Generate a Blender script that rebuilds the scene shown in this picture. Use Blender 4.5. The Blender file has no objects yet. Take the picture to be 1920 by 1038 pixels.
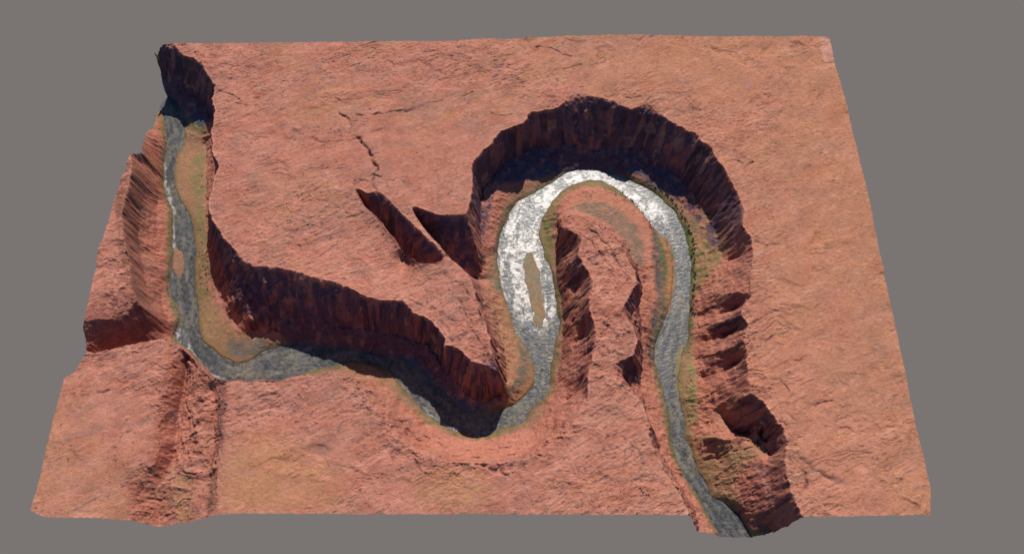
import bpy, math, random
import numpy as np
from mathutils import Vector, Matrix

random.seed(7)
rng = np.random.default_rng(11)
sc = bpy.context.scene
COL = sc.collection

# ------------------------------------------------------------------ camera geometry (metres, plateau at z = 0)
W0, H0 = 1920.0, 1038.0
FPX, PITCH, YAW, CAMH = 1695.0, math.radians(60.46), math.radians(0.69), 3815.0
FW = np.array([-math.sin(YAW) * math.cos(PITCH), math.cos(YAW) * math.cos(PITCH), -math.sin(PITCH)])
RT = np.array([math.cos(YAW), math.sin(YAW), 0.0])
DN = np.cross(FW, RT)          # image-down direction
if DN[2] > 0: DN = -DN
Y0 = -2450.0                   # shift so that the terrain is centred near the origin

def P(px, py, h):
    """surveyed point: where the sight line through a photo pixel meets height h -> plan x, y"""
    d = FW + RT * ((px - W0 / 2) / FPX) + DN * ((py - H0 / 2) / FPX)
    t = (h - CAMH) / d[2]
    return d[0] * t, d[1] * t + Y0

def parse(s, h=None):
    out = []
    for tok in s.split():
        v = [float(a) for a in tok.split(',')]
        hh = v[2] if len(v) > 2 else h
        x, y = P(v[0], v[1], hh)
        out.append((x, y, hh))
    return out

RIV = -300.0
BK = -297.0
# ------------------------------------------------------------------ survey lines: "pixel x,pixel y,height"
OUTLINE = parse("""326,82,0 306,83,-8 300,90,-20 296,100,-45 295,109,-70 297,122,-110 301,134,-150 304,158,-200 304,175,-250 302,193,-297
298,204,-297 293,222,-285 288,239,-250 276,249,-190 269,259,-140 266,272,-90 265,281,-50 256,283,-15 247,286,-2 239,299,0 208.6,389,0 202,417,0 185,465,0 173,525,0
165,566,0 156,600,0 156,613,-30 162,637,-80 162,658,-100 160,662,0 156,670,0 136,700,0 121,708,0 97,796,0 72,904,0 57,956,0 82,969.5,0 168,971,-6 239,975,-30
276,983,-80 296,987,-100 313,985,-92 353,980,-68 374,973,-35 407,965,0 445,962,0 677,963,0 903,963.5,0 1237,965,0 1290,966,0 1300,981,-100 1308,995,-210
1345,1004,-297 1376,1007,-300 1409,1006,-298 1443,1002,-285 1460,998,-230 1477,986,-120 1500,971,-10 1514,969,0 1745,964.5,0 1746,920,0 1733,856,0 1720,803,0
1708,749,0 1696,688,0 1676,593,0 1666,552,0 1645.5,451,0 1625,350,0 1601,254,0 1589.5,202,0 1577.6,158,0 1566,121,0 1557.4,72,0 1547,67,0 1463,67.6,0
1318,68.7,0 1200,66,0 1146,65,0 1011,70,0 842,75.4,0 640,78,0""")

L = []
def ln(s, h=None): L.append(parse(s, h))
L.append(OUTLINE + OUTLINE[:1])
# canyon rim, upper left canyon round to the promontory
ln("""326,82 333,94 343.5,107 360,109 380,117 392,131 397,148 405,158 398,185 402,208 399,229 397,251 394,276 406,310 407,327 397,343 394,364
391,384 404,417 421,443 444,464 455,485 475,498 505,498 539,502 573,515 610,522 643,535 677,554 718,562 755,563 775,589 805,600 826,616 836,637
833,649 856,654 880,671 903,682,-12 918,688,-28 930,694,-50 938,700,-85 944,722,-180""", 0)
ln("306,152,-190 330,163,-190 358,172,-200 384,190,-210 398,222,-215 407,250,-220 407,290,-225 408,335,-225 403,385,-225 399,415,-225")
ln("402,470,-225 402,505,-245 408,532,-250 428,586,-255 451,620,-262 482,620,-265 519,618,-262")
ln("519,604,-225 580,610,-215 640,614,-215 694,617,-215 728,627,-212 768,637,-210 802,645,-208 822,668,-208 835,695,-215 850,712,-228 870,733,-248 897,749,-266 923,748,-276 938,742,-276")
ln("430,500,-120 452,560,-150 475,600,-200")   # sunlit buttress
# promontory, side facing right
ln("944,722,-180 938,690,-60 927,660,-14 917,627,-4 903,586,-2 888,540,-2 884,522,-10")
ln("899,540,-150 908,575,-150 922,620,-150 936,668,-150 946,705,-200")
ln("925,560,-230 938,620,-235 950,680,-240 950,720,-260")
# first slot
ln("662,347 684,387 711,411 735,441 752,465 782,492 816,493.5 836,486 849,488", -1)
ln("666,350,-12 690,362,0 712,356,0 735,380,0 758,404,0 789,434,0 819,461,0 834,478,0")
ln("673,368,-60 692,400,-120 716,438,-170 748,484,-210 766,510,-215 788,528,-205 812,520,-170 826,508,-110")
# second slot
ln("768,384,-4 789,421,-2 816,451,-2 836,475,-2 849,488,-2 866,502,-4 880,518,-12")
ln("768,384,-4 789,391,0 819,402,0 860,402,0 872,400,-2")
ln("782,408,-80 802,462,-190 828,494,-215 850,510,-222 875,522,-250 893,524,-275 905,524,-285 930,522,-293")
ln("872,400,-2 884,432,-70 896,470,-150 899,505,-240")
# horseshoe rim
ln("""872,400 884,370 886,343 889,303 905,285 918,272 923,259 943,245 977,232 990,222 994,210 1028,205 1058,192 1065,180 1088,175 1125,178 1152,185 1176,200 1196,198
1205,192 1209,183 1210.5,170 1212,183 1217,193 1233,208 1257,225 1284,239 1308,254 1311,262 1330,273 1345,293 1362,323 1379,354 1393,374 1399,400 1393,419 1403,441 1411,461 1411,485
1408,512 1408,552 1393,568 1393,586 1399,610 1398,640 1401,670 1404,700 1409,735 1430,752 1446,772 1463,796 1476,820 1475,850 1477,883 1484,917 1494,944 1502,970""", 0)
ln("""903,512,-270 905,480,-225 901,440,-205 900,400,-200 908,352,-215 936,312,-220 961,298,-222 978,288,-224 1003,276,-224 1039,273,-226 1059,280,-226 1085,272,-224 1110,273,-224 1130,275,-224
1150,274,-222 1177,278,-222 1194,284,-222 1209,276,-200 1222,300,-230 1246,312,-235 1266,326,-238 1282,342,-240 1300,364,-242 1315,388,-240 1330,414,-236 1348,442,-215 1352,475,-205 1342,505,-212""")
ln("962,345,-268 1000,325,-270 1040,308,-272 1080,302,-272 1120,303,-272 1160,308,-270 1200,325,-268 1232,345,-278 1258,366,-280 1280,385,-278 1296,405,-272", None)
ln("930,372,-240 925,410,-245 915,460,-245 912,500,-270")
# right wall: ribs and alcoves
ln("1408,552,0 1380,547,-50 1345,553,-150 1299,558,-284")
ln("1393,586,0 1380,591,-45 1362,598,-100 1340,606,-165")
ln("1398,640,0 1384,647,-45 1366,655,-95 1330,664,-200 1303,676,-286")
ln("1404,700,0 1388,706,-60 1372,716,-110 1345,722,-165")
ln("1387,478,-120 1366,492,-195")
ln("1380,577,-135 1366,583,-165 1345,588,-185 1312,592,-270")
ln("1382,622,-150 1368,628,-175 1345,634,-195 1316,640,-265")
ln("1384,682,-130 1370,690,-165 1345,698,-190 1315,708,-272")
ln("1405,738,-4 1378,752,-80 1395,778,-130 1413,799,-150 1430,830,-150 1446,857,-145")
ln("1346,768,-205 1365,800,-222 1385,812,-225 1404,815,-220")
ln("1332,818,-190 1360,826,-180 1384,820,-170 1410,822,-165 1425,835,-190")
ln("1425,808,-185 1438,830,-165")
ln("1420,858,-140 1434,885,-122 1445,915,-116 1457,954,-120 1470,985,-125")
ln("1420,858,-140 1384,905,-232 1396,945,-240 1403,965,-247 1425,997,-262")
ln("1345,850,-245 1350,895,-255")
# middle peninsula (mesa) and its bench
ln("1048,410,-110 1070,406,-95 1099,409,-80 1126,428,-68 1160,458,-50 1180,488,-42 1197,532,-38 1173,562,-6 1163,586,-3 1176,604,-3 1190,620,-3 1196,640,-3 1188,664,-3 1165,675,-3 1146,687,-3 1145,697,0 1166,717,0 1200,748,0 1214,772,0 1216,799,0 1224,836,0 1241,870,0 1261,904,0 1278,927,0 1288,965,0")
ln("1048,410,-110 1049,424,-130 1066,430,-90 1089,440,-60 1085,475,-40 1099,505,-25 1112,532,-12 1102,562,-6 1109,593,-2 1119,620,0 1116,647,0 1106,677,0 1102,704,0 1104,737,0 1096,758,0")
ln("1049,400,-215 1075,398,-215 1110,402,-215 1140,422,-212 1170,450,-212 1196,495,-212 1203,540,-205 1197,585,-200 1202,630,-205 1206,660,-212 1202,700,-215 1203,735,-215 1212,775,-220 1228,815,-225 1238,845,-228 1254,878,-230 1276,915,-232 1298,950,-235 1310,980,-235")
ln("1052,384,-235 1069,368,-238 1099,360,-238 1139,359,-238 1173,375,-238 1203,402,-236 1217,421,-236 1218,465,-236 1216,500,-238 1210,532,-240")
ln("1188,600,-130 1182,590,-110")
ln("1176,716,-120 1194,740,-160")
ln("1047,425,-262 1041,470,-285 1046,540,-285 1054,580,-283 1055,633,-282 1047,690,-280 1034,740,-280")
ln("1088,468,-45 1072,478,-130 1050,492,-235")
ln("1103,563,-14 1088,584,-100 1060,606,-225")
ln("1117,652,-5 1097,668,-90 1060,688,-215")
ln("1072,452,-130 1060,458,-200")
ln("1088,520,-130 1078,548,-190 1062,555,-225")
ln("1100,610,-120 1092,636,-180 1070,650,-215")
ln("1092,710,-120 1080,735,-170 1060,750,-215")
# plateau south of the river
ln("163,662 198,655 246,645 306,633 323,647 345,662 365,677 385,698 400,709 430,712 480,713 512,712 545,709 580,701 615,700 650,702 670,716 690,746 720,790 745,822 775,848 830,865 895,870 960,868 1010,850 1045,822 1070,795 1096,758", 0)
ln("392,700 417,722 436,741 452,750 478,752 520,752 570,748 620,738 655,722 685,718", -290)
ln("700,715,-286 742,737,-286 772,770,-286 812,803,-286 850,818,-286 890,826,-288 940,816,-286 1000,795,-282 1025,758,-280")
ln("764,815,-130 800,842,-125 850,856,-130 895,860,-130 950,853,-130 1005,836,-130 1040,806,-130")
# western wall
ln("247,287 246,327 239,360 227,404 234,441 242,485 249,539 256,562", -2)
ln("276,345,-150 268,385,-150 258,440,-150 266,480,-150 272,525,-150 282,575,-150")
ln("298,330,-240 294,400,-235 297,480,-240 303,560,-240 312,600,-255")
ln("157,602,-5 180,595,-5 208,600,-8 216,575,-5 226,572,-6 240,592,-20 246,572,-5 256,562,-5 268,583,-50 280,605,-130 300,622,-220 325,634,-290")
ln("165,655,-108 200,672,-150 246,668,-190 300,660,-240 330,648,-285")
# south-west valley
ln("323,647,-3 322,668,-4 318,690,-4 316,708,-4 311,724,-4 307,742,-4 302,760,-4 300,785,-4 297,802,-4 296,825,-4 294,845,-4 293,862,-4 284,872,-4 262,868,-4 254,880,-10 247,905,-12 243,935,-15 238,975,-28")
ln("352,672,-60 352,690,-75 346,715,-80 340,745,-85 333,775,-85 331,815,-85 326,850,-85 318,880,-72 304,905,-62 290,915,-62 290,940,-85 296,962,-96 296,987,-100")
ln("368,705,-14 378,750,-25 372,780,-14 364,800,-34 372,830,-20 358,870,-30 362,905,-40 350,940,-55 353,980,-68")
ln("396,730,-45 404,760,-50 398,790,-50 402,830,-45 394,870,-45 396,910,-36 388,960,-32")
ln("426,715 424,740 428,760 415,790 418,815 409,840 412,870 406,905 409,940 408,965", 0)
# canyon floor of the left canyon
ln("385,270,-286 388,330,-286 385,400,-282 392,470,-272")
# ------------------------------------------------------------------ water outline
LEFTBANK = """296,200 306,215 310,242 314,269 309,296 307,327 308,353 317,377 326,400 325,424 323,451 325,478 321,502 317,532 320,556 333,572 337,600 333,616 327,634
343,647 360,660 377,680 397,703 428,715 478,716 512,714 546,709 566,703 579,696 596,690 625,686 655,676 690,680 735,695 748,714 758,731 779,751 795,771 816,788 836,800 856,808 890,818
913,817 937,802 957,796 984,791 991,775 1005,754 1023,741 1032,721 1033,687 1038,660 1042,643 1050,606 1042,566 1038,532 1035,508 1018,471 1010,441 1015,421 1018,407 1032,381
1052,360 1072,347 1099,338 1126,338 1153,350 1173,367 1193,387 1210,407 1227,427 1252,454 1261,485 1263,518 1258,559 1251,586 1241,610 1231,643 1227,674 1232,695 1241,728 1249,755
1256,786 1258,823 1268,856 1285,897 1305,924 1322,954 1339,985 1352,1010"""
RIGHTBANK = """1414,1012 1396,978 1376,954 1349,936 1335,932 1325,910 1308,883 1298,853 1295,836 1283,819 1285,799 1278,762 1269,728 1271,705 1276,667 1290,640 1291,606 1292,569
1295,532 1295,498 1290,461 1283,431 1275,414 1264,397 1248,380 1228,362 1208,350 1185,340 1158,328 1125,318 1090,317 1062,324 1035,342 1011,354 988,367 967,379 957,397 944,424
937,445 934,472 932,488 937,519 940,542 950,566 961,596 967,623 984,647 993,667 1003,694 1002,720 987,738 964,758 937,769 900,778 868,768 830,735 790,700 740,672 680,655 620,651
580,650 559,645 532,647 505,653 478,667 461,677 445,679 414,667 397,653 380,640 374,620 372,593 369,569 365,539 364,512 367,478 364,434 360,410 343,380 340,377 327,350 325,320 330,293
343,276 348,259 345,242 353,232 343,215 337,203 330,190 318,182 303,180 290,190"""
lb, rb = parse(LEFTBANK, RIV), parse(RIGHTBANK, RIV)
WATER = lb + rb
L.append([(a, b, BK) for a, b, c in lb[1:-1]])
L.append([(a, b, BK) for a, b, c in rb[1:-1]])

# ------------------------------------------------------------------ grid
xs_all = np.array([p[0] for p in OUTLINE]); ys_all = np.array([p[1] for p in OUTLINE])
RES = 2.6
X0, X1 = xs_all.min() - 30, xs_all.max() + 30
YY0, YY1 = ys_all.min() - 30, ys_all.max() + 30
NX = int((X1 - X0) / RES) // 32 * 32 + 33
NY = int((YY1 - YY0) / RES) // 32 * 32 + 33

def raster(step):
    nx, ny = (NX - 1) // step + 1, (NY - 1) // step + 1
    r = RES * step
    acc = np.zeros((ny, nx)); cnt = np.zeros((ny, nx))
    for pl in L:
        a = np.array(pl)
        for p, q in zip(a[:-1], a[1:]):
            n = int(np.hypot(*(q - p)[:2]) / (r * 0.45)) + 2
            t = np.linspace(0, 1, n)[:, None]
            s = p + (q - p) * t
            i = np.clip(((s[:, 0] - X0) / r).round().astype(int), 0, nx - 1)
            j = np.clip(((s[:, 1] - YY0) / r).round().astype(int), 0, ny - 1)
            np.add.at(acc, (j, i), s[:, 2]); np.add.at(cnt, (j, i), 1)
    return acc, cnt

def up2(f):
    ny, nx = f.shape
    g = np.zeros((ny * 2 - 1, nx * 2 - 1))
    g[::2, ::2] = f
    g[1::2, ::2] = (f[:-1] + f[1:]) / 2
    g[:, 1::2] = (g[:, :-1:2] + g[:, 2::2]) / 2
    return g

F = None
for step, its in ((32, 400), (16, 200), (8, 120), (4, 70), (2, 40), (1, 22)):
    acc, cnt = raster(step)
    m = cnt > 0
    val = np.where(m, acc / np.maximum(cnt, 1), 0)
    F = np.where(m, val, -20.0) if F is None else up2(F)
    for _ in range(its):
        F[m] = val[m]
        Fp = np.pad(F, 1, mode='edge')
        F = (Fp[:-2, 1:-1] + Fp[2:, 1:-1] + Fp[1:-1, :-2] + Fp[1:-1, 2:]) * 0.25
    F[m] = val[m]
BASE = F.copy()

gx = X0 + np.arange(NX) * RES
gy = YY0 + np.arange(NY) * RES
GX, GY = np.meshgrid(gx, gy)

# ------------------------------------------------------------------ noise
TAB = rng.random((256, 256)) * 2 - 1
def vnoise(x, y, seed=0):
    x = x + seed * 37.17; y = y + seed * 91.73
    xi = np.floor(x).astype(np.int64); yi = np.floor(y).astype(np.int64)
    fx = x - xi; fy = y - yi
    fx = fx * fx * fx * (fx * (fx * 6 - 15) + 10); fy = fy * fy * fy * (fy * (fy * 6 - 15) + 10)
    a = TAB[yi & 255, xi & 255]; b = TAB[yi & 255, (xi + 1) & 255]
    c = TAB[(yi + 1) & 255, xi & 255]; d = TAB[(yi + 1) & 255, (xi + 1) & 255]
    return (a * (1 - fx) + b * fx) * (1 - fy) + (c * (1 - fx) + d * fx) * fy
def fbm(x, y, o=4, seed=0, g=0.5):
    s = 0; a = 1; t = 0
    for k in range(o):
        ca, sa = math.cos(0.6 * k), math.sin(0.6 * k)
        s = s + a * vnoise(x * ca - y * sa, x * sa + y * ca, seed + k * 3); t += a
        a *= g; x = x * 2.03; y = y * 2.03
    return s / t
def ridged(x, y, o=3, seed=0):
    s = 0; a = 1; t = 0
    for k in range(o):
        s = s + a * (1 - 2 * np.abs(vnoise(x, y, seed + k * 5))); t += a
        a *= 0.5; x = x * 2.1; y = y * 2.1
    return s / t
def samp(A, x, y):
    i = np.clip((x - X0) / RES, 0, NX - 1.001); j = np.clip((y - YY0) / RES, 0, NY - 1.001)
    i0 = i.astype(int); j0 = j.astype(int); fi = i - i0; fj = j - j0
    return (A[j0, i0] * (1 - fi) + A[j0, i0 + 1] * fi) * (1 - fj) + (A[j0 + 1, i0] * (1 - fi) + A[j0 + 1, i0 + 1] * fi) * fj
def blur(A, n, it=2):
    A = A.astype(float)
    for _ in range(it):
        for ax in (0, 1):
            c = np.cumsum(np.pad(A, [(n + 1, n) if k == ax else (0, 0) for k in (0, 1)], mode='edge'), axis=ax)
            A = (np.take(c, range(2 * n + 1, c.shape[ax]), axis=ax) - np.take(c, range(0, c.shape[ax] - 2 * n - 1), axis=ax)) / (2 * n + 1)
    return A
def inside(poly, X, Y):
    m = np.zeros(X.shape, bool)
    pts = [(p[0], p[1]) for p in poly]
    for (xa, ya), (xb, yb) in zip(pts, pts[1:] + pts[:1]):
        if ya == yb: continue
        j = (Y > min(ya, yb)) & (Y <= max(ya, yb))
        m ^= j & (X < xa + (Y - ya) * (xb - xa) / (yb - ya))
    return m
def sstep(a, b, v):
    t = np.clip((v - a) / (b - a), 0, 1); return t * t * (3 - 2 * t)

# arc length along the river, so that gullies run down to the water
cl = []
lba, rba = np.array(lb)[:, :2], np.array(rb)[::-1, :2]
def resample(a, n):
    d = np.r_[0, np.cumsum(np.hypot(*np.diff(a, axis=0).T))]
    t = np.linspace(0, d[-1], n)
    return np.c_[np.interp(t, d, a[:, 0]), np.interp(t, d, a[:, 1])]
ctr = resample((resample(lba, 400) + resample(rba, 400)) / 2, 420)
arc = np.linspace(0, 1, 420) * np.hypot(*np.diff(ctr, axis=0).T).sum()
sub = 4
cx, cy = GX[::sub, ::sub], GY[::sub, ::sub]
best = np.full(cx.shape, 1e18); Sa = np.zeros(cx.shape)
for k in range(419):
    ex, ey = ctr[k + 1] - ctr[k]; t = np.clip(((cx - ctr[k, 0]) * ex + (cy - ctr[k, 1]) * ey) / (ex * ex + ey * ey), 0, 1)
    d = (cx - ctr[k, 0] - t * ex) ** 2 + (cy - ctr[k, 1] - t * ey) ** 2
    mm = d < best; best[mm] = d[mm]; Sa[mm] = (arc[k] + t * (arc[k + 1] - arc[k]))[mm]
best = np.sqrt(best)
def upn(A):
    for _ in range(2): A = up2(A)
    return A
S = upn(Sa)[:NY, :NX]; DIST = upn(best)[:NY, :NX]

water = inside(WATER, GX + 13 * fbm(GX / 34, GY / 34, 4, 12, .6), GY + 13 * fbm(GX / 34, GY / 34, 4, 13, .6))
wsoft = blur(water, 4)
wfar = blur(water, 14)

# ------------------------------------------------------------------ relief
Bs = blur(BASE, 6)
gyv, gxv = np.gradient(Bs, RES)
slope0 = np.hypot(gxv, gyv)
nx_, ny_ = gxv / (slope0 + 1e-3), gyv / (slope0 + 1e-3)
wet = np.clip(wsoft * 2, 0, 1)
steepz = sstep(0.25, 0.9, slope0)
flute = 4.5 * ridged(S / 58 + .6 * fbm(GX / 80, GY / 80, 2, 15), BASE / 200, 3, 3) + 12 * fbm(S / 130, GY * 0.004, 4, 9) + 4.5 * ridged(GX / 38, GY / 38, 3, 21)
wx = 9 * fbm(GX / 70, GY / 70, 3, 1) + 3 * fbm(GX / 17, GY / 17, 2, 5)
wy = 9 * fbm(GX / 70, GY / 70, 3, 2) + 3 * fbm(GX / 17, GY / 17, 2, 6)
k = (1 - wet)
wst = blur(inside(parse('150,250 315,180 330,620 140,640', -100), GX, GY), 12)
flute = flute * (1 - .8 * wst)
slot = blur(inside(parse("655,340 730,345 900,400 905,530 800,520 740,480 650,370", 0), GX, GY), 10)
flute = flute * (1 - .92 * slot); wx = wx * (1 - .45 * slot); wy = wy * (1 - .45 * slot)
mesw = blur(inside(parse("1030,400 1130,420 1125,760 1025,760", -100), GX, GY), 8)
flute = flute * (1 - .45 * mesw)
calm = 1 - .7 * slot
Z = samp(BASE, GX + k * (wx + nx_ * flute * steepz), GY + k * (wy + ny_ * flute * steepz))
gyv, gxv = np.gradient(Z, RES)
slope = np.hypot(gxv, gyv)
ss = blur(slope, 2, 1)
cliff = sstep(0.9, 1.8, ss)
talus = sstep(0.25, 0.6, ss) * (1 - cliff)
flat = 1 - sstep(0.12, 0.45, ss)
plateau = sstep(-60, -25, Z) * flat
low = sstep(-262, -285, Z)
# rock beds: small steps in height on every steep face
bed = sstep(-.3, .4, fbm(GX / 70, GY / 70, 3, 33)) * (np.sin(Z / 5.2 + 2.2 * fbm(GX / 60, GY / 60, 2, 31)) + 0.6 * np.sin(Z / 13.0 + 1.3 * fbm(GX / 90, GY / 90, 2, 32)))
Z = Z + 1.6 * bed * (cliff * .7 + talus * .45) * k
# gullies on debris slopes
gul = ridged(S / 48 + 0.8 * fbm(GX / 60, GY / 60, 2, 41), Z / 400, 3, 40)
Z = Z + talus * k * (4.5 * (gul - .2) + 4.5 * ridged(GX / 24, GY / 24, 4, 44))
Z = Z + calm * cliff * k * 2.2 * fbm(GX / 16, GY / 16, 3, 51)
# plateau relief: slickrock swells, streaks running one way, broken ledges
ang = math.radians(24)
U = GX * math.cos(ang) + GY * math.sin(ang); V = -GX * math.sin(ang) + GY * math.cos(ang)
rough = sstep(-.35, .35, fbm(GX / 420, GY / 420, 3, 61) + 0.9 * np.exp(-(DIST / 420) ** 2) - 0.25 - 0.35 * sstep(900, 1500, GX))
dom = fbm(GX / 120, GY / 120, 3, 62)
st = ridged(U / 95 + dom, V / 26 + dom * 1.4, 4, 63)
st2 = fbm(U / 30 + dom * 2, V / 11 + dom * 2, 3, 64)
led = fbm(GX / 210 + .5 * dom, GY / 120 + .5 * dom, 4, 65)
edge_f = lambda v, lv, w: sstep(lv - w, lv + w, v)
ledge = sum(edge_f(led, lv, .010) for lv in (-.38, -.2, .0, .2, .36))
lmask = sstep(.1, .4, fbm(GX / 170, GY / 170, 3, 66) + .35 * rough)
prel = (1 - cliff) * sstep(-262, -235, Z)
Z = Z + prel * ((.3 + 2.3 * rough) * (st - .3) + (.3 + 1.5 * rough) * st2 + 7 * fbm(GX / 350, GY / 350, 3, 67) + 2.6 * lmask * (ledge - 2.5))
Z = Z + prel * .8 * fbm(GX / 8, GY / 8, 2, 68) * (.4 + 1.2 * rough) - prel * 2.2 * sstep(.55, .85, ridged(U / 34 + 1.2 * dom, V / 15 + 1.2 * dom, 3, 133)) * sstep(-.25, .3, fbm(GX / 110, GY / 110, 3, 134) + .5 * rough - .1)
fx_ = GX + 16 * fbm(GX / 45, GY / 45, 4, 130); fy_ = GY + 16 * fbm(GX / 45, GY / 45, 4, 131)
fade = .55 + .8 * fbm(GX / 40, GY / 40, 2, 132)
CR = np.zeros_like(Z)
def fissure(s, depth, width, h=0):
    a = np.array(parse(s, h))[:, :2]
    lo = a.min(0) - 60; hi = a.max(0) + 60
    i0, i1 = max(int((lo[0] - X0) / RES), 0), min(int((hi[0] - X0) / RES), NX)
    j0, j1 = max(int((lo[1] - YY0) / RES), 0), min(int((hi[1] - YY0) / RES), NY)
    x, y = fx_[j0:j1, i0:i1], fy_[j0:j1, i0:i1]
    d = np.full(x.shape, 1e9)
    for p, q in zip(a[:-1], a[1:]):
        e = q - p; t = np.clip(((x - p[0]) * e[0] + (y - p[1]) * e[1]) / (e @ e), 0, 1)
        d = np.minimum(d, np.hypot(x - p[0] - t * e[0], y - p[1] - t * e[1]))
    g = np.exp(-(d / width) ** 2) * np.clip(fade[j0:j1, i0:i1], .1, 1.3)
    Z[j0:j1, i0:i1] -= depth * g * (1 - low0[j0:j1, i0:i1]); CR[j0:j1, i0:i1] = np.maximum(CR[j0:j1, i0:i1], g)
low0 = sstep(-262, -285, Z)
for s_, dd, ww in (("667,215 717,212 751,208 802,195 829,187", 8, 7), ("1007,87 1034,90 1054,102 1071,104", 7, 6), ("1040,130 1065,128 1088,121", 7, 6),
    ("676,262 690,285 706,316", 26, 9), ("636,212 652,222 658,246 676,262", 11, 7), ("664,344 676,334 692,342 706,356", 16, 8), ("706,316 698,332 694,344", 10, 6), ("714,330 700,322 690,330", 9, 6), ("655,262 690,250 715,243", 7, 7), ("920,215 950,218 960,212", 7, 7), ("868,178 885,170", 7, 6),
    ("1419,452 1440,458 1463,455", 7, 6), ("1427,640 1450,628 1477,620", 8, 6), ("1487,674 1520,667", 8, 6), ("1474,775 1497,790", 8, 7), ("1462,716 1470,722 1480,730", 6, 5),
    ("141,959 160,948 178,937", 9, 6), ("180,738 200,730", 7, 6), ("885,862 905,868 924,880 935,876 951,896", 12, 9), ("890,866 905,870", 9, 7),
    ("861,525 885,560 900,590 905,610", 7, 5), ("840,540 862,565 880,600", 7, 5), ("760,560 800,575 850,600", 5, 5), ("800,560 830,600 850,640", 6, 5), ("880,600 900,640 915,665", 7, 5),
    ("1385,300 1398,310 1412,302", 9, 7), ("1305,255 1340,265", 5, 6), ("1175,182 1198,180", 6, 6), ("1080,420 1110,440 1130,470 1150,500", 6, 5), ("1100,412 1128,436 1148,462 1168,500 1190,545", 12, 6, ),
    ("1130,600 1160,630 1150,660", 6, 6), ("1120,640 1140,660", 6, 5), ("725,745 760,800 770,850 790,880 815,900", 8, 8), ("700,760 730,800 745,850", 7, 8), ("735,830 738,860", 10, 7),
    ("640,770 680,765 700,740", 7, 7), ("1040,800 1055,785 1048,820 1025,830", 10, 8), ("1100,860 1130,845 1140,815", 6, 6), ("1180,830 1200,845 1210,870", 8, 7),
    ("1215,800 1230,850 1250,890 1275,920 1285,950", 14, 7), ("360,760 372,790 360,810 356,840 345,870", 9, 6), ("340,745 352,775 358,797", 8, 5), ("255,925 262,905 280,895", 8, 7),
    ("540,640 560,690", 5, 5), ("455,760 480,745 520,740", 5, 8), ("235,535 215,560 190,580", 5, 7), ("560,250 600,265 640,262", 5, 7), ("420,190 440,195 460,200", 6, 6), ("400,165 430,175 450,192", 7, 6),
    ("610,175 640,190", 5, 6), ("640,405 680,400", 5, 6), ("1500,860 1530,880 1570,900 1600,905", 7, 9), ("1530,760 1560,750", 6, 6), ("1480,860 1510,890 1505,930", 8, 7), ("1578,800 1600,805", 6, 6)):
    fissure(s_, dd, ww)
for s_, hh in (("668,712 705,738 745,798 790,838 850,860 900,864 960,860 1010,844 1045,815", -35), ("700,735 735,770 770,808 815,842 860,852 920,855 980,845 1020,825", -100), ("745,770 790,812 830,836 880,842 940,840 990,825", -175), ("1110,405 1140,430 1165,460 1185,500 1195,540", -150)):
    fissure(s_, 11, 5, hh)
# broken, craggy ground: peninsula, south-west ravine, slope below the lower bend, spurs of the right wall
crag = np.zeros_like(Z)
for s_, h_, a_ in (("1050,405 1100,400 1160,450 1200,530 1195,640 1200,745 1120,760 1100,700 1060,600 1045,480", -40, .8), ("325,645 400,700 428,715 415,965 240,975 250,885 290,860 300,760", -40, 1.0),
    ("650,700 700,725 750,790 800,830 900,850 1000,840 1060,790 1100,800 1040,860 960,900 830,900 740,860 690,790 640,740", -30, .9), ("1300,545 1400,545 1410,700 1480,840 1500,960 1430,1000 1300,820", -150, .9),
    ("225,290 270,300 300,560 300,630 200,600 230,450", -60, .9), ("860,530 905,560 935,690 900,690 850,620", -10, .7), ("400,480 470,520 520,600 450,620 400,520", -150, 1.0)):
    crag = np.maximum(crag, a_ * inside(parse(s_, h_), GX, GY))
crag = blur(crag, 8) * k * sstep(RIV + 10, RIV + 35, Z)
qx, qy = GX + 14 * fbm(GX / 50, GY / 50, 3, 160), GY + 14 * fbm(GX / 50, GY / 50, 3, 161)
cr1 = ridged(qx / 58, qy / 58, 4, 162)
Z = Z + crag * (9 * (cr1 - .25) + 3.5 * fbm(qx / 15, qy / 15, 3, 163)) - crag * 5 * sstep(.02, .10, np.abs(vnoise(qx / 42, qy / 90, 164)) * -1 + .12)
# floor beside the water
Z = np.where(Z < RIV + 1.2, RIV + 1.2 + 0 * Z, Z)
Z = Z + low * k * (1.2 * fbm(GX / 20, GY / 20, 3, 71) + .8)
Z = np.where(wsoft > 0.5, np.minimum(Z, RIV - 2.5 - 4 * (wsoft - .5)), np.maximum(Z, RIV + .4 + 3 * (0.5 - wsoft)))

# ------------------------------------------------------------------ ground colours (albedo, linear)
def c(*v): return np.array(v, float)
SAL, TAN, PINK, RUST = c(.470, .180, .118), c(.465, .205, .108), c(.53, .225, .155), c(.42, .14, .085)
GREYR, DARK = c(.20, .125, .10), c(.085, .045, .045)
COLR = np.ones((NY, NX, 3)) * SAL
def mix(col, m):
    global COLR
    m = np.clip(m, 0, 1)[..., None]
    COLR = COLR * (1 - m) + col * m
n1 = fbm(GX / 300, GY / 300, 4, 80); n2 = fbm(U / 140, V / 60, 4, 81); n3 = fbm(GX / 26, GY / 26, 4, 82); n4 = fbm(U / 40, V / 12, 3, 83)
near = np.exp(-(DIST / 520) ** 2)
mix(TAN, sstep(-.15, .35, n1 + .15 - .9 * near + .3 * n2 + .25 * sstep(200, 1500, GX + GY)) * .7)
mix(RUST, sstep(.02, .4, n2) * .5)
mix(c(.34, .165, .115), sstep(.1, .5, fbm(GX / 150, GY / 110, 4, 88)) * .5)
mix(PINK, sstep(.0, .45, fbm(U / 90, V / 40, 4, 84) + .25 * near) * .5)
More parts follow.
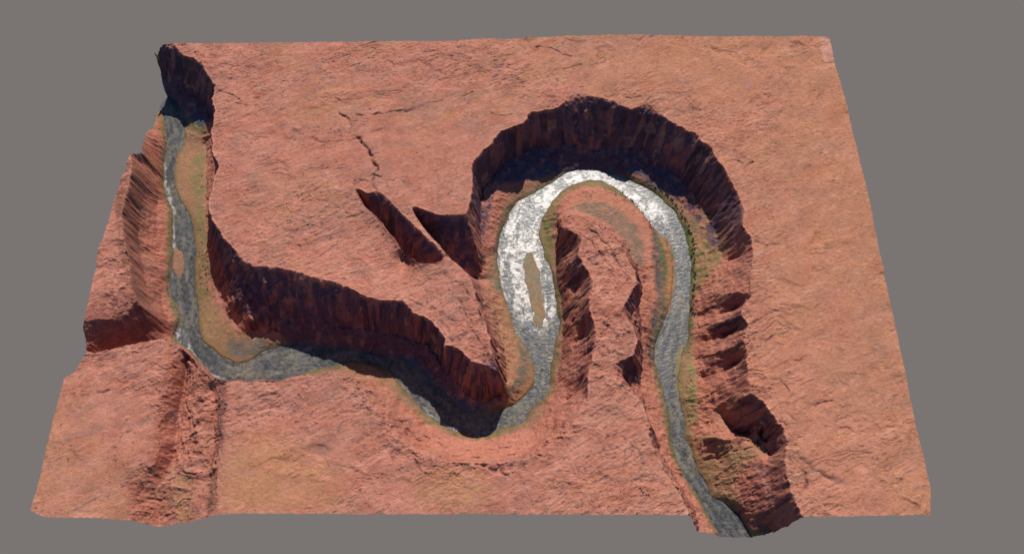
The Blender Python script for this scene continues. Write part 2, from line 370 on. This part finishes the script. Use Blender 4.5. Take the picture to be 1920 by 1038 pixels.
mix(GREYR, sstep(.12, .5, fbm(U / 110, V / 55, 4, 85)) * .25)
mix(DARK, sstep(.30, .55, n4 + .25 * n3) * .28 * (1 - cliff) * (.15 + .7 * rough))
mix(c(.30, .12, .085), (1 - cliff) * sstep(.05, .45, n3) * .35 * sstep(-.2, .3, fbm(GX / 90, GY / 90, 3, 87)))
crk = ridged(U / 34 + 1.2 * dom, V / 15 + 1.2 * dom, 3, 133)
mix(c(.10, .065, .068), sstep(.55, .82, crk) * .75 * (1 - cliff) * sstep(-.25, .3, fbm(GX / 110, GY / 110, 3, 134) + .5 * rough - .1))
mix(c(.58, .27, .19), sstep(.2, .5, fbm(U / 22, V / 9, 3, 135)) * .3 * (.3 + .7 * rough) * (1 - cliff))
mix(c(.485, .215, .105), sstep(100, 1300, GX) * (1 - cliff) * .3)
rimb = sstep(.06, .4, blur(cliff, 4)) * (1 - cliff) * sstep(-25, -8, Z)
mix(c(.62, .31, .23), rimb * .45)
mix(c(.26, .095, .065), crag * sstep(.35, -.25, cr1) * .55)
mix(DARK, CR * .65 * (1 - cliff))
mix(c(.56, .28, .20), sstep(.3, .55, fbm(U / 50, V / 10, 3, 86)) * .45)
# bare rock faces and debris
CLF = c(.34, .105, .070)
cf = sstep(-.5, .35, gyv / (slope + .05))          # walls that look south get more cliff colour and dark streaks
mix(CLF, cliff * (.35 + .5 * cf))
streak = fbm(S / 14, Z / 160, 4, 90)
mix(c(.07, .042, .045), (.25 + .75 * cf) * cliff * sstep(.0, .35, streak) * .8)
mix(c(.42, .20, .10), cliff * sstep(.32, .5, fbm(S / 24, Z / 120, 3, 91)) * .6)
mix(c(.43, .155, .10), talus * .5)
mix(c(.45, .165, .105), talus * sstep(-.1, .4, n3) * .6)

PATCH = []
def patch(s, h, col, amt, soft=4, noise=.5, mask=None):
    poly = parse(s, h)
    a = np.array(poly)[:, :2]; lo = a.min(0) - 60; hi = a.max(0) + 60
    i0, i1 = max(int((lo[0] - X0) / RES), 0), min(int((hi[0] - X0) / RES), NX)
    j0, j1 = max(int((lo[1] - YY0) / RES), 0), min(int((hi[1] - YY0) / RES), NY)
    if i1 <= i0 or j1 <= j0: return
    w = 9
    m = inside(poly, GX[j0:j1, i0:i1] + w * fbm(GX[j0:j1, i0:i1] / 30, GY[j0:j1, i0:i1] / 30, 3, 95), GY[j0:j1, i0:i1] + w * fbm(GX[j0:j1, i0:i1] / 30, GY[j0:j1, i0:i1] / 30, 3, 96))
    m = blur(m, soft, 2)
    if mask is not None: m = m * mask[j0:j1, i0:i1]
    m = m * amt * np.clip(1 + noise * 2 * n3[j0:j1, i0:i1], .1, 1.4)
    m = np.clip(m, 0, 1)[..., None]
    COLR[j0:j1, i0:i1] = COLR[j0:j1, i0:i1] * (1 - m) + np.array(col) * m
OLIVE, GREEN, ORNG, SAND, MUD = (.17, .125, .06), (.13, .15, .04), (.50, .17, .06), (.33, .185, .10), (.13, .105, .085)
# everything close to the water: silt and low scrub
mix(np.array((.27, .155, .09)), low * (1 - water) * sstep(0.0, .05, wfar) * .75)
mix(np.array((.20, .19, .17)), low * (1 - water) * sstep(.3, .45, wfar + .3 * n3) * .5)
mix(np.array(OLIVE), low * (1 - water) * sstep(.12, .35, wfar + .25 * n3) * .8)
mix(np.array(GREEN), low * (1 - water) * sstep(.3, .7, n3 + n2 + .2) * .3)
mix(np.array((.06, .06, .035)), low * (1 - water) * sstep(.36, .5, wfar + .12 * n3) * .5)
# left canyon floor
patch("345,232 375,240 392,258 385,330 372,395 362,405 345,375 330,345 330,300 348,275", -290, SAND, .85, 5)
patch("362,300 384,280 390,420 385,480 372,470 368,380 358,340", -286, (.20, .18, .075), .7, 5)
patch("345,225 385,232 392,262 370,252 350,240", -290, (.15, .14, .06), .8, 4)
patch("366,420 384,400 400,520 402,570 380,590 370,540", -290, (.22, .155, .07), .75, 4)
patch("374,560 402,560 440,620 500,640 460,660 420,660 385,640", -290, (.30, .18, .09), .85, 5)
patch("430,640 500,638 540,640 500,652 450,676 425,662", -292, (.13, .125, .11), .7, 5)
patch("398,640 418,664 448,672 480,662 505,650 480,660 460,680 430,680 400,660", -295, (.42, .17, .07), .45, 4)
patch("335,470 345,480 345,515 334,525 326,500", RIV, ORNG, .4, 3)
patch("296,206 303,206 308,245 304,262 300,240", -294, (.38, .16, .08), .5, 3)
patch("345,395 360,415 365,440 352,420", -297, ORNG, .7, 2)
# between slot mouth and left limb
patch("900,520 934,518 940,545 935,560 905,530", -290, (.15, .14, .09), .7, 3)
patch("905,540 945,548 965,600 970,625 985,650 995,690 985,715 955,740 940,755 950,700 930,640", -270, (.36, .19, .10), .7, 5)
patch("970,640 986,650 996,680 990,715 960,745 948,752 965,710 975,680", -292, (.155, .13, .085), .8, 3)
patch("990,655 1000,668 1005,700 998,722 975,748 950,764 942,762 975,738 992,712 996,685", -296, (.44, .17, .07), .6, 4)
# inner bank round the nose of the peninsula
patch("1018,470 1012,440 1018,408 1034,383 1060,360 1099,341 1135,343 1172,370 1165,378 1130,356 1099,354 1070,364 1050,384 1042,415 1040,470 1036,505", -290, (.23, .165, .08), .9, 3)
patch("1020,420 1030,410 1035,470 1034,500 1024,480", -290, GREEN, .45, 3)
patch("1130,350 1160,362 1175,378 1150,372", -292, (.12, .14, .05), .7, 3)
patch("1066,392 1085,378 1112,372 1150,385 1190,415 1208,455 1206,500 1192,500 1172,455 1142,424 1108,406", -222, (.235, .15, .10), .95, 4)
patch("1052,395 1075,372 1110,362 1150,364 1195,398 1215,425 1216,460 1200,425 1165,395 1130,380 1090,380", -236, (.46, .19, .11), .6, 4)
# right limb bars
patch("1222,432 1232,440 1245,470 1250,520 1245,580 1232,620 1224,660 1226,690 1216,690 1212,650 1220,600 1230,560 1222,500", -294, MUD, .9, 3)
patch("1232,430 1250,460 1260,490 1262,530 1254,575 1246,600 1248,560 1250,500 1240,460", -296, (.44, .19, .08), .75, 3)
patch("1232,440 1244,470 1252,510 1248,560 1236,620 1228,640 1240,580 1244,520 1238,480", -296, GREEN, .55, 3)
# right bank
patch("1297,402 1330,400 1356,440 1356,478 1342,508 1300,550 1297,480 1290,440", -250, (.25, .185, .08), .8, 5)
patch("1215,348 1232,356 1260,385 1290,430 1302,500 1300,560 1292,540 1288,470 1262,405 1230,372", -293, (.10, .13, .035), .7, 3)
patch("1276,668 1296,660 1304,700 1306,760 1300,800 1290,800 1282,760 1272,728", -294, (.28, .19, .09), .8, 4)
patch("1290,690 1302,690 1304,760 1300,800 1290,770", -294, (.20, .19, .07), .4, 3, 1.0)
patch("1285,800 1325,820 1380,845 1450,850 1440,862 1400,870 1385,900 1375,935 1340,930 1310,880", -245, (.30, .17, .085), .75, 6)
patch("1350,936 1376,950 1400,975 1420,1008 1440,1008 1400,960 1375,930", -290, (.22, .18, .08), .5, 4)
# debris under the shaded cliffs: shadow blue painted into the ground colour
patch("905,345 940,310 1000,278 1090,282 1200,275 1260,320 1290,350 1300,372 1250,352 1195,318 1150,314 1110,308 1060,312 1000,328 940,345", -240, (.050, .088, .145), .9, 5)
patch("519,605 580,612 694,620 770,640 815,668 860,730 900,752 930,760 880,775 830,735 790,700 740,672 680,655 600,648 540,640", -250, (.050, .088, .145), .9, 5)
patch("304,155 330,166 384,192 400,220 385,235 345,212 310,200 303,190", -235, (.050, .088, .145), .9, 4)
# north walls: cool dark shade painted into the rock colour in patches
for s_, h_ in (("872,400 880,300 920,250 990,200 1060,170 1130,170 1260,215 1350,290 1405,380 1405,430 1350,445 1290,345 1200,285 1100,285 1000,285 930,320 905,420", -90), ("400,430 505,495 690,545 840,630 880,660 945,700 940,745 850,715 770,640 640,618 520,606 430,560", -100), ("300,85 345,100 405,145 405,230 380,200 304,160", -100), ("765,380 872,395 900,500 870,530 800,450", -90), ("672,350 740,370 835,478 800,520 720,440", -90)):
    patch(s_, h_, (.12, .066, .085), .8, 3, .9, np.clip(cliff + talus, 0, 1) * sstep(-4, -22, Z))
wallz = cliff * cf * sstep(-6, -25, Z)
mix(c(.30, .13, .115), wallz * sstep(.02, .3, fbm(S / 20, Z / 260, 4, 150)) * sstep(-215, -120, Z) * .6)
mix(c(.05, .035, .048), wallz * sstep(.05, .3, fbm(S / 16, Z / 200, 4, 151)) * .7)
mix(c(.36, .20, .12), wallz * sstep(.38, .5, fbm(S / 26, Z / 90, 3, 152)) * .6)
patch("405,735 420,715 426,760 418,850 410,850", -15, (.14, .06, .055), .6, 4, .8)  # shade of the left-facing valley wall, painted as a dark patch
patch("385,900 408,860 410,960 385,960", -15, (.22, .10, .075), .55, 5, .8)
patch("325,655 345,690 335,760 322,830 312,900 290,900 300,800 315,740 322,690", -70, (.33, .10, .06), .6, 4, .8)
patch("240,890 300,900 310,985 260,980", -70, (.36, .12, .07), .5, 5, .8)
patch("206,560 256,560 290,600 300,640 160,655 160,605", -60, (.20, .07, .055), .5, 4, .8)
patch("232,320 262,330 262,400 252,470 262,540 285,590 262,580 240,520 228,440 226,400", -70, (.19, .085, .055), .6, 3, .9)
# paler sandy grounds on the plateau, then butte face and its painted lit edge
patch("400,880 470,800 560,830 620,880 660,960 420,960", 0, (.45, .22, .095), .45, 18)
patch("325,900 355,880 360,930 350,975 330,975", -55, (.47, .24, .11), .6, 6)
patch("760,900 850,870 930,900 900,955 800,955", 0, (.46, .22, .10), .5, 12)
patch("1384,905 1420,860 1434,885 1445,915 1455,950 1425,990 1403,965 1392,940", -180, (.36, .12, .085), .6, 3, .6)
patch("1420,858 1434,885 1445,915 1457,950 1450,950 1438,918 1426,890 1415,866", -122, (.50, .22, .16), .8, 2, .4)  # sunlit top edge of the butte, painted paler
patch("1535,70 1562,64 1570,122 1548,124", 0, (.54, .27, .20), .6, 1, .6)
patch("1390,150 1400,148 1412,170 1402,168", 0, (.42, .20, .17), .7, 2, .1)

water_mesh_mask = wsoft > 0.35
tile = inside(OUTLINE, GX + 2.5 * fbm(GX / 14, GY / 14, 2, 97), GY + 2.5 * fbm(GX / 14, GY / 14, 2, 98))

# ------------------------------------------------------------------ mesh builders
def sheet(name, mask, Zv, attrs):
    q = mask[:-1, :-1] & mask[1:, :-1] & mask[:-1, 1:] & mask[1:, 1:]
    used = np.zeros(mask.shape, bool)
    used[:-1, :-1] |= q; used[1:, :-1] |= q; used[:-1, 1:] |= q; used[1:, 1:] |= q
    idx = -np.ones(mask.shape, np.int64); n = used.sum(); idx[used] = np.arange(n)
    jj, ii = np.nonzero(q)
    faces = np.stack([idx[jj, ii], idx[jj, ii + 1], idx[jj + 1, ii + 1], idx[jj + 1, ii]], 1)
    co = np.stack([GX[used], GY[used], Zv[used]], 1)
    me = bpy.data.meshes.new(name)
    me.vertices.add(n); me.vertices.foreach_set('co', co.astype(np.float32).ravel())
    me.loops.add(faces.size); me.loops.foreach_set('vertex_index', faces.astype(np.int32).ravel())
    me.polygons.add(len(faces)); me.polygons.foreach_set('loop_start', np.arange(0, faces.size, 4, dtype=np.int32))
    me.polygons.foreach_set('use_smooth', np.ones(len(faces), bool))
    me.update(calc_edges=True)
    for an, arr in attrs.items():
        a = me.attributes.new(an, 'FLOAT_COLOR', 'POINT')
        rgba = np.ones((n, 4), np.float32); rgba[:, :3] = arr[used]
        a.data.foreach_set('color', rgba.ravel())
    o = bpy.data.objects.new(name, me); COL.objects.link(o)
    return o

# ------------------------------------------------------------------ materials
def mat(name):
    m = bpy.data.materials.new(name); m.use_nodes = True
    nt = m.node_tree; nt.nodes.clear()
    out = nt.nodes.new('ShaderNodeOutputMaterial'); b = nt.nodes.new('ShaderNodeBsdfPrincipled')
    nt.links.new(b.outputs[0], out.inputs[0])
    return m, nt, b
def nd(nt, t, **kw):
    n = nt.nodes.new(t)
    for k_, v in kw.items(): setattr(n, k_, v)
    return n
def noise(nt, coord, scale, detail=4, rough=.6, stretch=None):
    if stretch:
        mp = nd(nt, 'ShaderNodeMapping'); mp.inputs['Scale'].default_value = stretch[0]; mp.inputs['Rotation'].default_value = stretch[1]
        nt.links.new(coord, mp.inputs['Vector']); coord = mp.outputs[0]
    n = nd(nt, 'ShaderNodeTexNoise'); n.inputs['Scale'].default_value = scale; n.inputs['Detail'].default_value = detail; n.inputs['Roughness'].default_value = rough
    nt.links.new(coord, n.inputs['Vector']); return n.outputs['Fac']
def ramp(nt, fac, stops):
    r = nd(nt, 'ShaderNodeValToRGB'); e = r.color_ramp.elements
    while len(e) < len(stops): e.new(.5)
    for el, (p, v) in zip(e, stops):
        el.position = p; el.color = (v, v, v, 1) if not isinstance(v, tuple) else v + (1,)
    nt.links.new(fac, r.inputs[0]); return r.outputs[0]
def mul(nt, a, b, t='MULTIPLY', f=1.0):
    m = nd(nt, 'ShaderNodeMix', data_type='RGBA', blend_type=t); m.inputs['Factor'].default_value = f
    nt.links.new(a, m.inputs[6]); nt.links.new(b, m.inputs[7]); return m.outputs[2]

M_rock, nt, b = mat('sandstone')
at = nd(nt, 'ShaderNodeAttribute', attribute_name='ground_colour')
tc = nd(nt, 'ShaderNodeTexCoord').outputs['Object']
s1 = noise(nt, tc, .045, 7, .68, ((1, 1.7, 1.0), (0, 0, math.radians(24))))
s2 = noise(nt, tc, .16, 4, .6)
s3 = noise(nt, tc, .009, 5, .6)
col = mul(nt, at.outputs['Color'], ramp(nt, s1, [(.30, .74), (.5, 1.0), (.72, 1.18)]))
col = mul(nt, col, ramp(nt, s2, [(.3, .82), (.5, 1.0), (.7, 1.14)]))
col = mul(nt, col, ramp(nt, s3, [(.35, (.92, .90, .90)), (.65, (1.07, 1.08, 1.06))]))
nt.links.new(col, b.inputs['Base Color'])
b.inputs['Roughness'].default_value = .95; b.inputs['Specular IOR Level'].default_value = .12
bmp = nd(nt, 'ShaderNodeBump'); bmp.inputs['Strength'].default_value = .7; bmp.inputs['Distance'].default_value = 4.0
bh = nd(nt, 'ShaderNodeMath', operation='ADD'); nt.links.new(s1, bh.inputs[0]); 
bm2 = nd(nt, 'ShaderNodeMath', operation='MULTIPLY'); nt.links.new(s2, bm2.inputs[0]); bm2.inputs[1].default_value = .35
nt.links.new(bm2.outputs[0], bh.inputs[1]); nt.links.new(bh.outputs[0], bmp.inputs['Height'])
nt.links.new(bmp.outputs[0], b.inputs['Normal'])

M_wat, nt, b = mat('river_water')
at = nd(nt, 'ShaderNodeAttribute', attribute_name='water_colour')
tc = nd(nt, 'ShaderNodeTexCoord').outputs['Object']
w1 = noise(nt, tc, .055, 6, .7); w2 = noise(nt, tc, .02, 4, .6)
col = mul(nt, at.outputs['Color'], ramp(nt, w1, [(.38, .5), (.52, 1.0), (.66, 1.3)]))
nt.links.new(col, b.inputs['Base Color'])
nt.links.new(ramp(nt, w2, [(.35, .27), (.6, .37)]), b.inputs['Roughness'])
b.inputs['IOR'].default_value = 1.33; b.inputs['Specular IOR Level'].default_value = .5
bmp = nd(nt, 'ShaderNodeBump'); bmp.inputs['Strength'].default_value = .6; bmp.inputs['Distance'].default_value = 1.6
nt.links.new(w1, bmp.inputs['Height']); nt.links.new(bmp.outputs[0], b.inputs['Normal'])

# ------------------------------------------------------------------ terrain and river
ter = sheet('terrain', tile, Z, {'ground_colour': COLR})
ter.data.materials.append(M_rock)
ter['kind'] = 'structure'
ter['label'] = 'square cut piece of red sandstone plateau with a deep winding canyon'

# water colour: grey green silt-laden water, pale foam strips, sun glint painted pale in the loop, sand islands
WC = np.ones((NY, NX, 3)) * np.array((.115, .11, .098))
keep = COLR; COLR = WC
mix(np.array((.07, .075, .085)), sstep(.0, .4, fbm(S / 60, DIST / 14, 4, 110)) * .7)
mix(np.array((.20, .17, .115)), sstep(-.1, .35, fbm(S / 80, DIST / 18, 4, 111)) * .6)
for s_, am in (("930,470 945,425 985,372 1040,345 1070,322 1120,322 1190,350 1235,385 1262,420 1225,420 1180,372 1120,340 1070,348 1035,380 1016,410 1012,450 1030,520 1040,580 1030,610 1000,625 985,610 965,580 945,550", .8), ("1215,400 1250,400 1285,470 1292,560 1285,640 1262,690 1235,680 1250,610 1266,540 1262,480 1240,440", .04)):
    patch(s_, RIV, (.66, .61, .54), am, 8, 1.1)  # glint of the sun on the loop, painted as whitish water colour
patch("300,240 308,240 312,330 330,400 326,410 330,500 322,520 320,420 306,340", RIV, (.5, .49, .46), .45, 1, 1.2)
patch("333,610 342,618 372,676 395,700 430,712 425,716 392,705 355,668 335,640", RIV, (.5, .5, .48), .6, 1, .9)
patch("780,750 820,788 870,812 900,815 900,822 850,812 810,792", RIV, (.6, .6, .57), .6, 1, .9)
mix(np.array((.05, .055, .06)), sstep(.05, .2, fbm(S / 120 + .5 * fbm(GX / 30, GY / 30, 3, 114), DIST / 18 + .8 * fbm(GX / 25, GY / 25, 3, 115), 4, 112) + .3 * fbm(GX / 10, GY / 10, 3, 113) - .02) * .75)
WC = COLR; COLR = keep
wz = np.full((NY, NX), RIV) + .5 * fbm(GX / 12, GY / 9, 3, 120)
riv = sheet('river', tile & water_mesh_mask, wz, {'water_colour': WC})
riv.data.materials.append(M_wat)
riv['kind'] = 'structure'
riv['label'] = 'grey river winding through the canyon, glinting in its loop'


def sandbar(s_, cols, label):
    poly = parse(s_, RIV)
    m_ = blur(inside(poly, GX + 15 * fbm(GX / 25, GY / 40, 3, 140), GY + 15 * fbm(GX / 25, GY / 25, 3, 141)), 2)
    t_ = np.clip(.5 + .9 * fbm(GX / 14, GY / 45, 3, 142), 0, 1)[..., None]
    cc = np.array(cols[0]) * t_ + np.array(cols[1]) * (1 - t_)
    o = sheet('sandbar', (m_ > .3) & (wsoft > .2) & tile, RIV + .3 + 1.8 * m_ + .5 * fbm(GX / 9, GY / 9, 2, 143), {'ground_colour': cc})
    o.data.materials.append(M_rock); o['kind'] = 'structure'; o['label'] = label
sandbar("984,478 994,472 1006,492 1014,530 1020,570 1022,598 1014,618 1005,612 1000,585 992,550 984,515", ((.33, .19, .10), (.24, .22, .15)), 'tan and olive sandbar in the wide left limb of the river')
sandbar("1243,436 1256,452 1266,485 1268,525 1262,560 1256,590 1250,570 1258,520 1254,470", ((.34, .19, .11), (.20, .17, .11)), 'narrow tan sandbar along the inner side of the right limb')
sandbar("328,462 338,470 344,490 342,512 336,524 328,510 324,485", ((.36, .16, .09), (.24, .15, .10)), 'small reddish sandbar in the left canyon river')
sandbar("1268,660 1275,640 1282,660 1280,700 1278,740 1270,745 1266,700", ((.28, .20, .12), (.22, .19, .11)), 'pale sandbar below the right limb')

# ------------------------------------------------------------------ shrubs, boulders, rock fin
def ground(px, py, h):
    """point on the terrain seen near a photo pixel"""
    for _ in range(6):
        x, y = P(px, py, h)
        z = float(samp(np.where(water, RIV, Z), np.array([x]), np.array([y]))[0]); h = h * .4 + z * .6
    return x, y, z
M_leaf, nt, b = mat('shrub_leaves')
tc = nd(nt, 'ShaderNodeTexCoord').outputs['Object']
nt.links.new(ramp(nt, noise(nt, tc, .9, 3), [(.35, (.018, .028, .012)), (.65, (.055, .07, .025))]), b.inputs['Base Color']); b.inputs['Roughness'].default_value = .85
M_wood, nt, b = mat('shrub_wood'); b.inputs['Base Color'].default_value = (.10, .07, .05, 1); b.inputs['Roughness'].default_value = .9
def mesh(name, vs_, fs_, m):
    me = bpy.data.meshes.new(name); me.from_pydata(vs_, [], fs_); me.update(); me.materials.append(m)
    return me
def shrub_meshes(seed):
    r = random.Random(seed); V_, F_ = [], []
    lobes = [(r.uniform(-.45, .45), r.uniform(-.45, .45), r.uniform(.35, .8), r.uniform(.3, .55)) for _ in range(6)]
    for _ in range(230):
        lx, ly, lz, lr = r.choice(lobes)
        d = Vector((r.gauss(0, 1), r.gauss(0, 1), r.gauss(0, 1))).normalized() * lr * r.uniform(.6, 1)
        p = Vector((lx, ly, lz)) + d; p.z = max(p.z, .04)
        a = Vector((r.gauss(0, 1), r.gauss(0, 1), r.gauss(0, 1))).normalized() * .12
        b_ = a.orthogonal().normalized() * .08; k0 = len(V_)
        V_ += [tuple(p + a), tuple(p + b_), tuple(p - a), tuple(p - b_)]; F_.append((k0, k0 + 1, k0 + 2, k0 + 3))
    f = mesh('foliage', V_, F_, M_leaf)
    V_, F_ = [], []
    for (lx, ly, lz, lr) in lobes[:4]:
        k0 = len(V_)
        for q in range(4):
            an = q * math.pi / 2; V_.append((.07 * math.cos(an), .07 * math.sin(an), -.15))
        for q in range(4):
            an = q * math.pi / 2; V_.append((lx + .02 * math.cos(an), ly + .02 * math.sin(an), lz))
        for q in range(4): F_.append((k0 + q, k0 + (q + 1) % 4, k0 + 4 + (q + 1) % 4, k0 + 4 + q))
    return f, mesh('stem', V_, F_, M_wood)
SH = [shrub_meshes(k_) for k_ in range(5)]
def shrub(px, py, h, size, label, group, name='shrub'):
    x, y, z = ground(px, py, h)
    e = bpy.data.objects.new(name, None); COL.objects.link(e); e.empty_display_size = 1
    e.location = (x, y, z); e.rotation_euler = (0, 0, random.uniform(0, 6.28)); e.scale = (size, size, size * random.uniform(.7, 1))
    e['label'] = label; e['category'] = 'shrub'; e['group'] = group
    f, st_ = random.choice(SH)
    for nm, me in (('foliage', f), ('stem', st_)):
        o = bpy.data.objects.new(nm, me); COL.objects.link(o); o.parent = e
def along(s, n, jx, jy, h, s0, s1, label, group):
    a = np.array([[float(v) for v in t.split(',')] for t in s.split()])
    a = resample(a, n)
    for x, y in a: shrub(x + random.gauss(0, jx), y + random.gauss(0, jy), h, random.uniform(s0, s1), label, group)
along("1229,352 1246,362 1262,377 1276,392 1285,408 1291,426 1297,450 1300,475 1301,500 1301,530 1299,560 1297,590", 70, 2.0, 2.0, -292, 5, 10,
      'dark green shrub in the belt on the right outer bank of the river loop', 'shrubs lining the outer bank of the right river limb')
along("1168,360 1182,374 1195,388 1206,402 1214,414 1220,428", 24, 2.0, 2.0, -292, 4, 8,
      'dark shrub on the inner bank at the upper right of the river loop', 'shrubs on the inner bank of the river loop')
along("1128,352 1142,358 1154,365 1160,372", 9, 3, 2.0, -285, 3, 5,
      'small dark shrub at the top of the bench inside the river loop', 'shrubs above the nose of the peninsula')
along("940,446 950,420 962,398 976,384 992,374", 14, 2.0, 2.0, -292, 3, 5,
      'grey green shrub on the outer bank of the left river limb under the cliff', 'shrubs on the outer bank of the left river limb')
along("375,330 380,360 378,400 376,440 381,480 385,520 388,555", 24, 3, 4, -288, 3, 5.5,
      'olive shrub on the narrow flat between the left canyon river and its right wall', 'shrubs on the left canyon floor')
along("1292,700 1294,730 1292,760 1300,790 1312,826", 14, 3, 3, -290, 3, 5.5,
      'green shrub on the sandy right bank at the lower right of the canyon', 'shrubs on the lower right sandy bank')
for x, y in ((1200, 914), (1206, 922), (1212, 926), (1217, 926), (1234, 920), (1163, 921), (1245, 901), (1194, 960), (1203, 918)):
    shrub(x, y, 0, random.uniform(3.5, 5.5), 'isolated dark shrub on the bare plateau left of the lower right canyon', 'scattered shrubs on the plateau')

import bmesh
def boulder(px, py, h, size, label, seed, squash=.75, name='boulder', cat='boulder', group=None):
    r = random.Random(seed); bm = bmesh.new(); bmesh.ops.create_icosphere(bm, subdivisions=4, radius=1)
    pl = [(Vector((r.gauss(0, 1), r.gauss(0, 1), r.gauss(0, 1))).normalized(), r.uniform(.55, .85)) for _ in range(11)]
    for v in bm.verts:
        for n_, d_ in pl:
            t = v.co.dot(n_) - d_
            if t > 0: v.co -= n_ * t
        v.co.x *= 1.15; v.co.z *= squash
    me = bpy.data.meshes.new(name); bm.to_mesh(me); bm.free(); me.materials.append(M_block)
    x, y, z = ground(px, py, h)
    o = bpy.data.objects.new(name, me); COL.objects.link(o)
    o.location = (x, y, z + size * squash * .25); o.scale = (size,) * 3; o.rotation_euler = (0, 0, r.uniform(0, 6))
    o['label'] = label; o['category'] = cat
    if group: o['group'] = group
M_block, nt, b = mat('boulder_rock')
tc = nd(nt, 'ShaderNodeTexCoord').outputs['Object']
nt.links.new(ramp(nt, noise(nt, tc, 2.5, 5), [(.35, (.25, .10, .07)), (.65, (.46, .20, .14))]), b.inputs['Base Color']); b.inputs['Roughness'].default_value = .95
boulder(1430, 790, -200, 16, 'big pale red boulder alone in the shaded alcove of the lower right wall', 3)
boulder(1318, 842, -280, 6, 'small pale boulder on the sandy fan near the lower right river bank', 4)
boulder(1325, 850, -270, 4.5, 'smallest boulder just below another on the sandy fan of the lower right bank', 6)
boulder(1437, 851, -150, 6, 'boulder on the narrow terrace at the foot of the lower right rim', 8)

# jagged fin of dark rock at the upper left corner of the tile
def fin():
    r = random.Random(5); V_, F_ = [], []
    x, y = P(296, 108, -60)
    prof = [(0, 9, 7), (10, 7, 6), (22, 5, 4), (36, 4.5, 3.5), (44, 2.5, 2), (58, .3, .3)]
    for lv, (z, a, b_) in enumerate(prof):
        for q in range(9):
            an = q * 2 * math.pi / 9; j_ = r.uniform(.7, 1.25)
            V_.append((-z * .12 + a * j_ * math.cos(an), b_ * j_ * math.sin(an), z))
    for lv in range(len(prof) - 1):
        for q in range(9):
            F_.append((lv * 9 + q, lv * 9 + (q + 1) % 9, lv * 9 + 9 + (q + 1) % 9, lv * 9 + 9 + q))
    F_.append(tuple(range(45, 54)))
    o = bpy.data.objects.new('rock_spire', mesh('rock_spire', V_, F_, M_block)); COL.objects.link(o)
    o.location = (x, y, -75)
    o['label'] = 'thin dark rock spire at the upper left corner of the canyon tile'; o['category'] = 'rock spire'
fin()

# ------------------------------------------------------------------ camera, light, world
cam = bpy.data.cameras.new('camera'); co = bpy.data.objects.new('camera', cam); COL.objects.link(co)
cam.sensor_width = 36; cam.lens = 36 * FPX / W0; cam.clip_start = 10; cam.clip_end = 30000
R = Matrix((RT, -DN, -FW)).transposed()
co.matrix_world = Matrix.Translation((0, Y0, CAMH)) @ R.to_4x4()
sc.camera = co

SUN_EL, SUN_AZ = math.radians(47), math.radians(5)      # azimuth measured from +Y (away from the viewer) towards +X
sd = Vector((math.sin(SUN_AZ) * math.cos(SUN_EL), math.cos(SUN_AZ) * math.cos(SUN_EL), math.sin(SUN_EL)))
sl = bpy.data.lights.new('sun', 'SUN'); sl.energy = 4.85; sl.angle = math.radians(.53); sl.color = (1, .955, .90)
so = bpy.data.objects.new('sun', sl); COL.objects.link(so); so.location = (0, 0, 3000)
so.rotation_euler = (-sd).to_track_quat('-Z', 'Y').to_euler()

EXPO = -0.12
w = bpy.data.worlds.new('World'); sc.world = w; w.use_nodes = True
nt = w.node_tree; nt.nodes.clear()
sky = nd(nt, 'ShaderNodeTexSky'); sky.sky_type = 'NISHITA'; sky.sun_disc = False
sky.ozone_density = 9.0; sky.dust_density = .2; sky.sun_elevation = SUN_EL; sky.sun_rotation = SUN_AZ
bg = nd(nt, 'ShaderNodeBackground'); bg.inputs[1].default_value = .085; nt.links.new(sky.outputs[0], bg.inputs[0])
g2 = nd(nt, 'ShaderNodeBackground'); g2.inputs[0].default_value = (.195, .178, .172, 1); g2.inputs[1].default_value = 2 ** -EXPO
tcn = nd(nt, 'ShaderNodeTexCoord'); sp = nd(nt, 'ShaderNodeSeparateXYZ'); nt.links.new(tcn.outputs['Generated'], sp.inputs[0])
lt = nd(nt, 'ShaderNodeMath', operation='LESS_THAN'); nt.links.new(sp.outputs[2], lt.inputs[0]); lt.inputs[1].default_value = 0.0
mx = nd(nt, 'ShaderNodeMixShader'); nt.links.new(lt.outputs[0], mx.inputs[0]); nt.links.new(bg.outputs[0], mx.inputs[1]); nt.links.new(g2.outputs[0], mx.inputs[2])
wo = nd(nt, 'ShaderNodeOutputWorld'); nt.links.new(mx.outputs[0], wo.inputs[0])

vs = sc.view_settings; vs.view_transform = 'Standard'; vs.look = 'None'; vs.gamma = 1; vs.use_curve_mapping = False; vs.exposure = EXPO
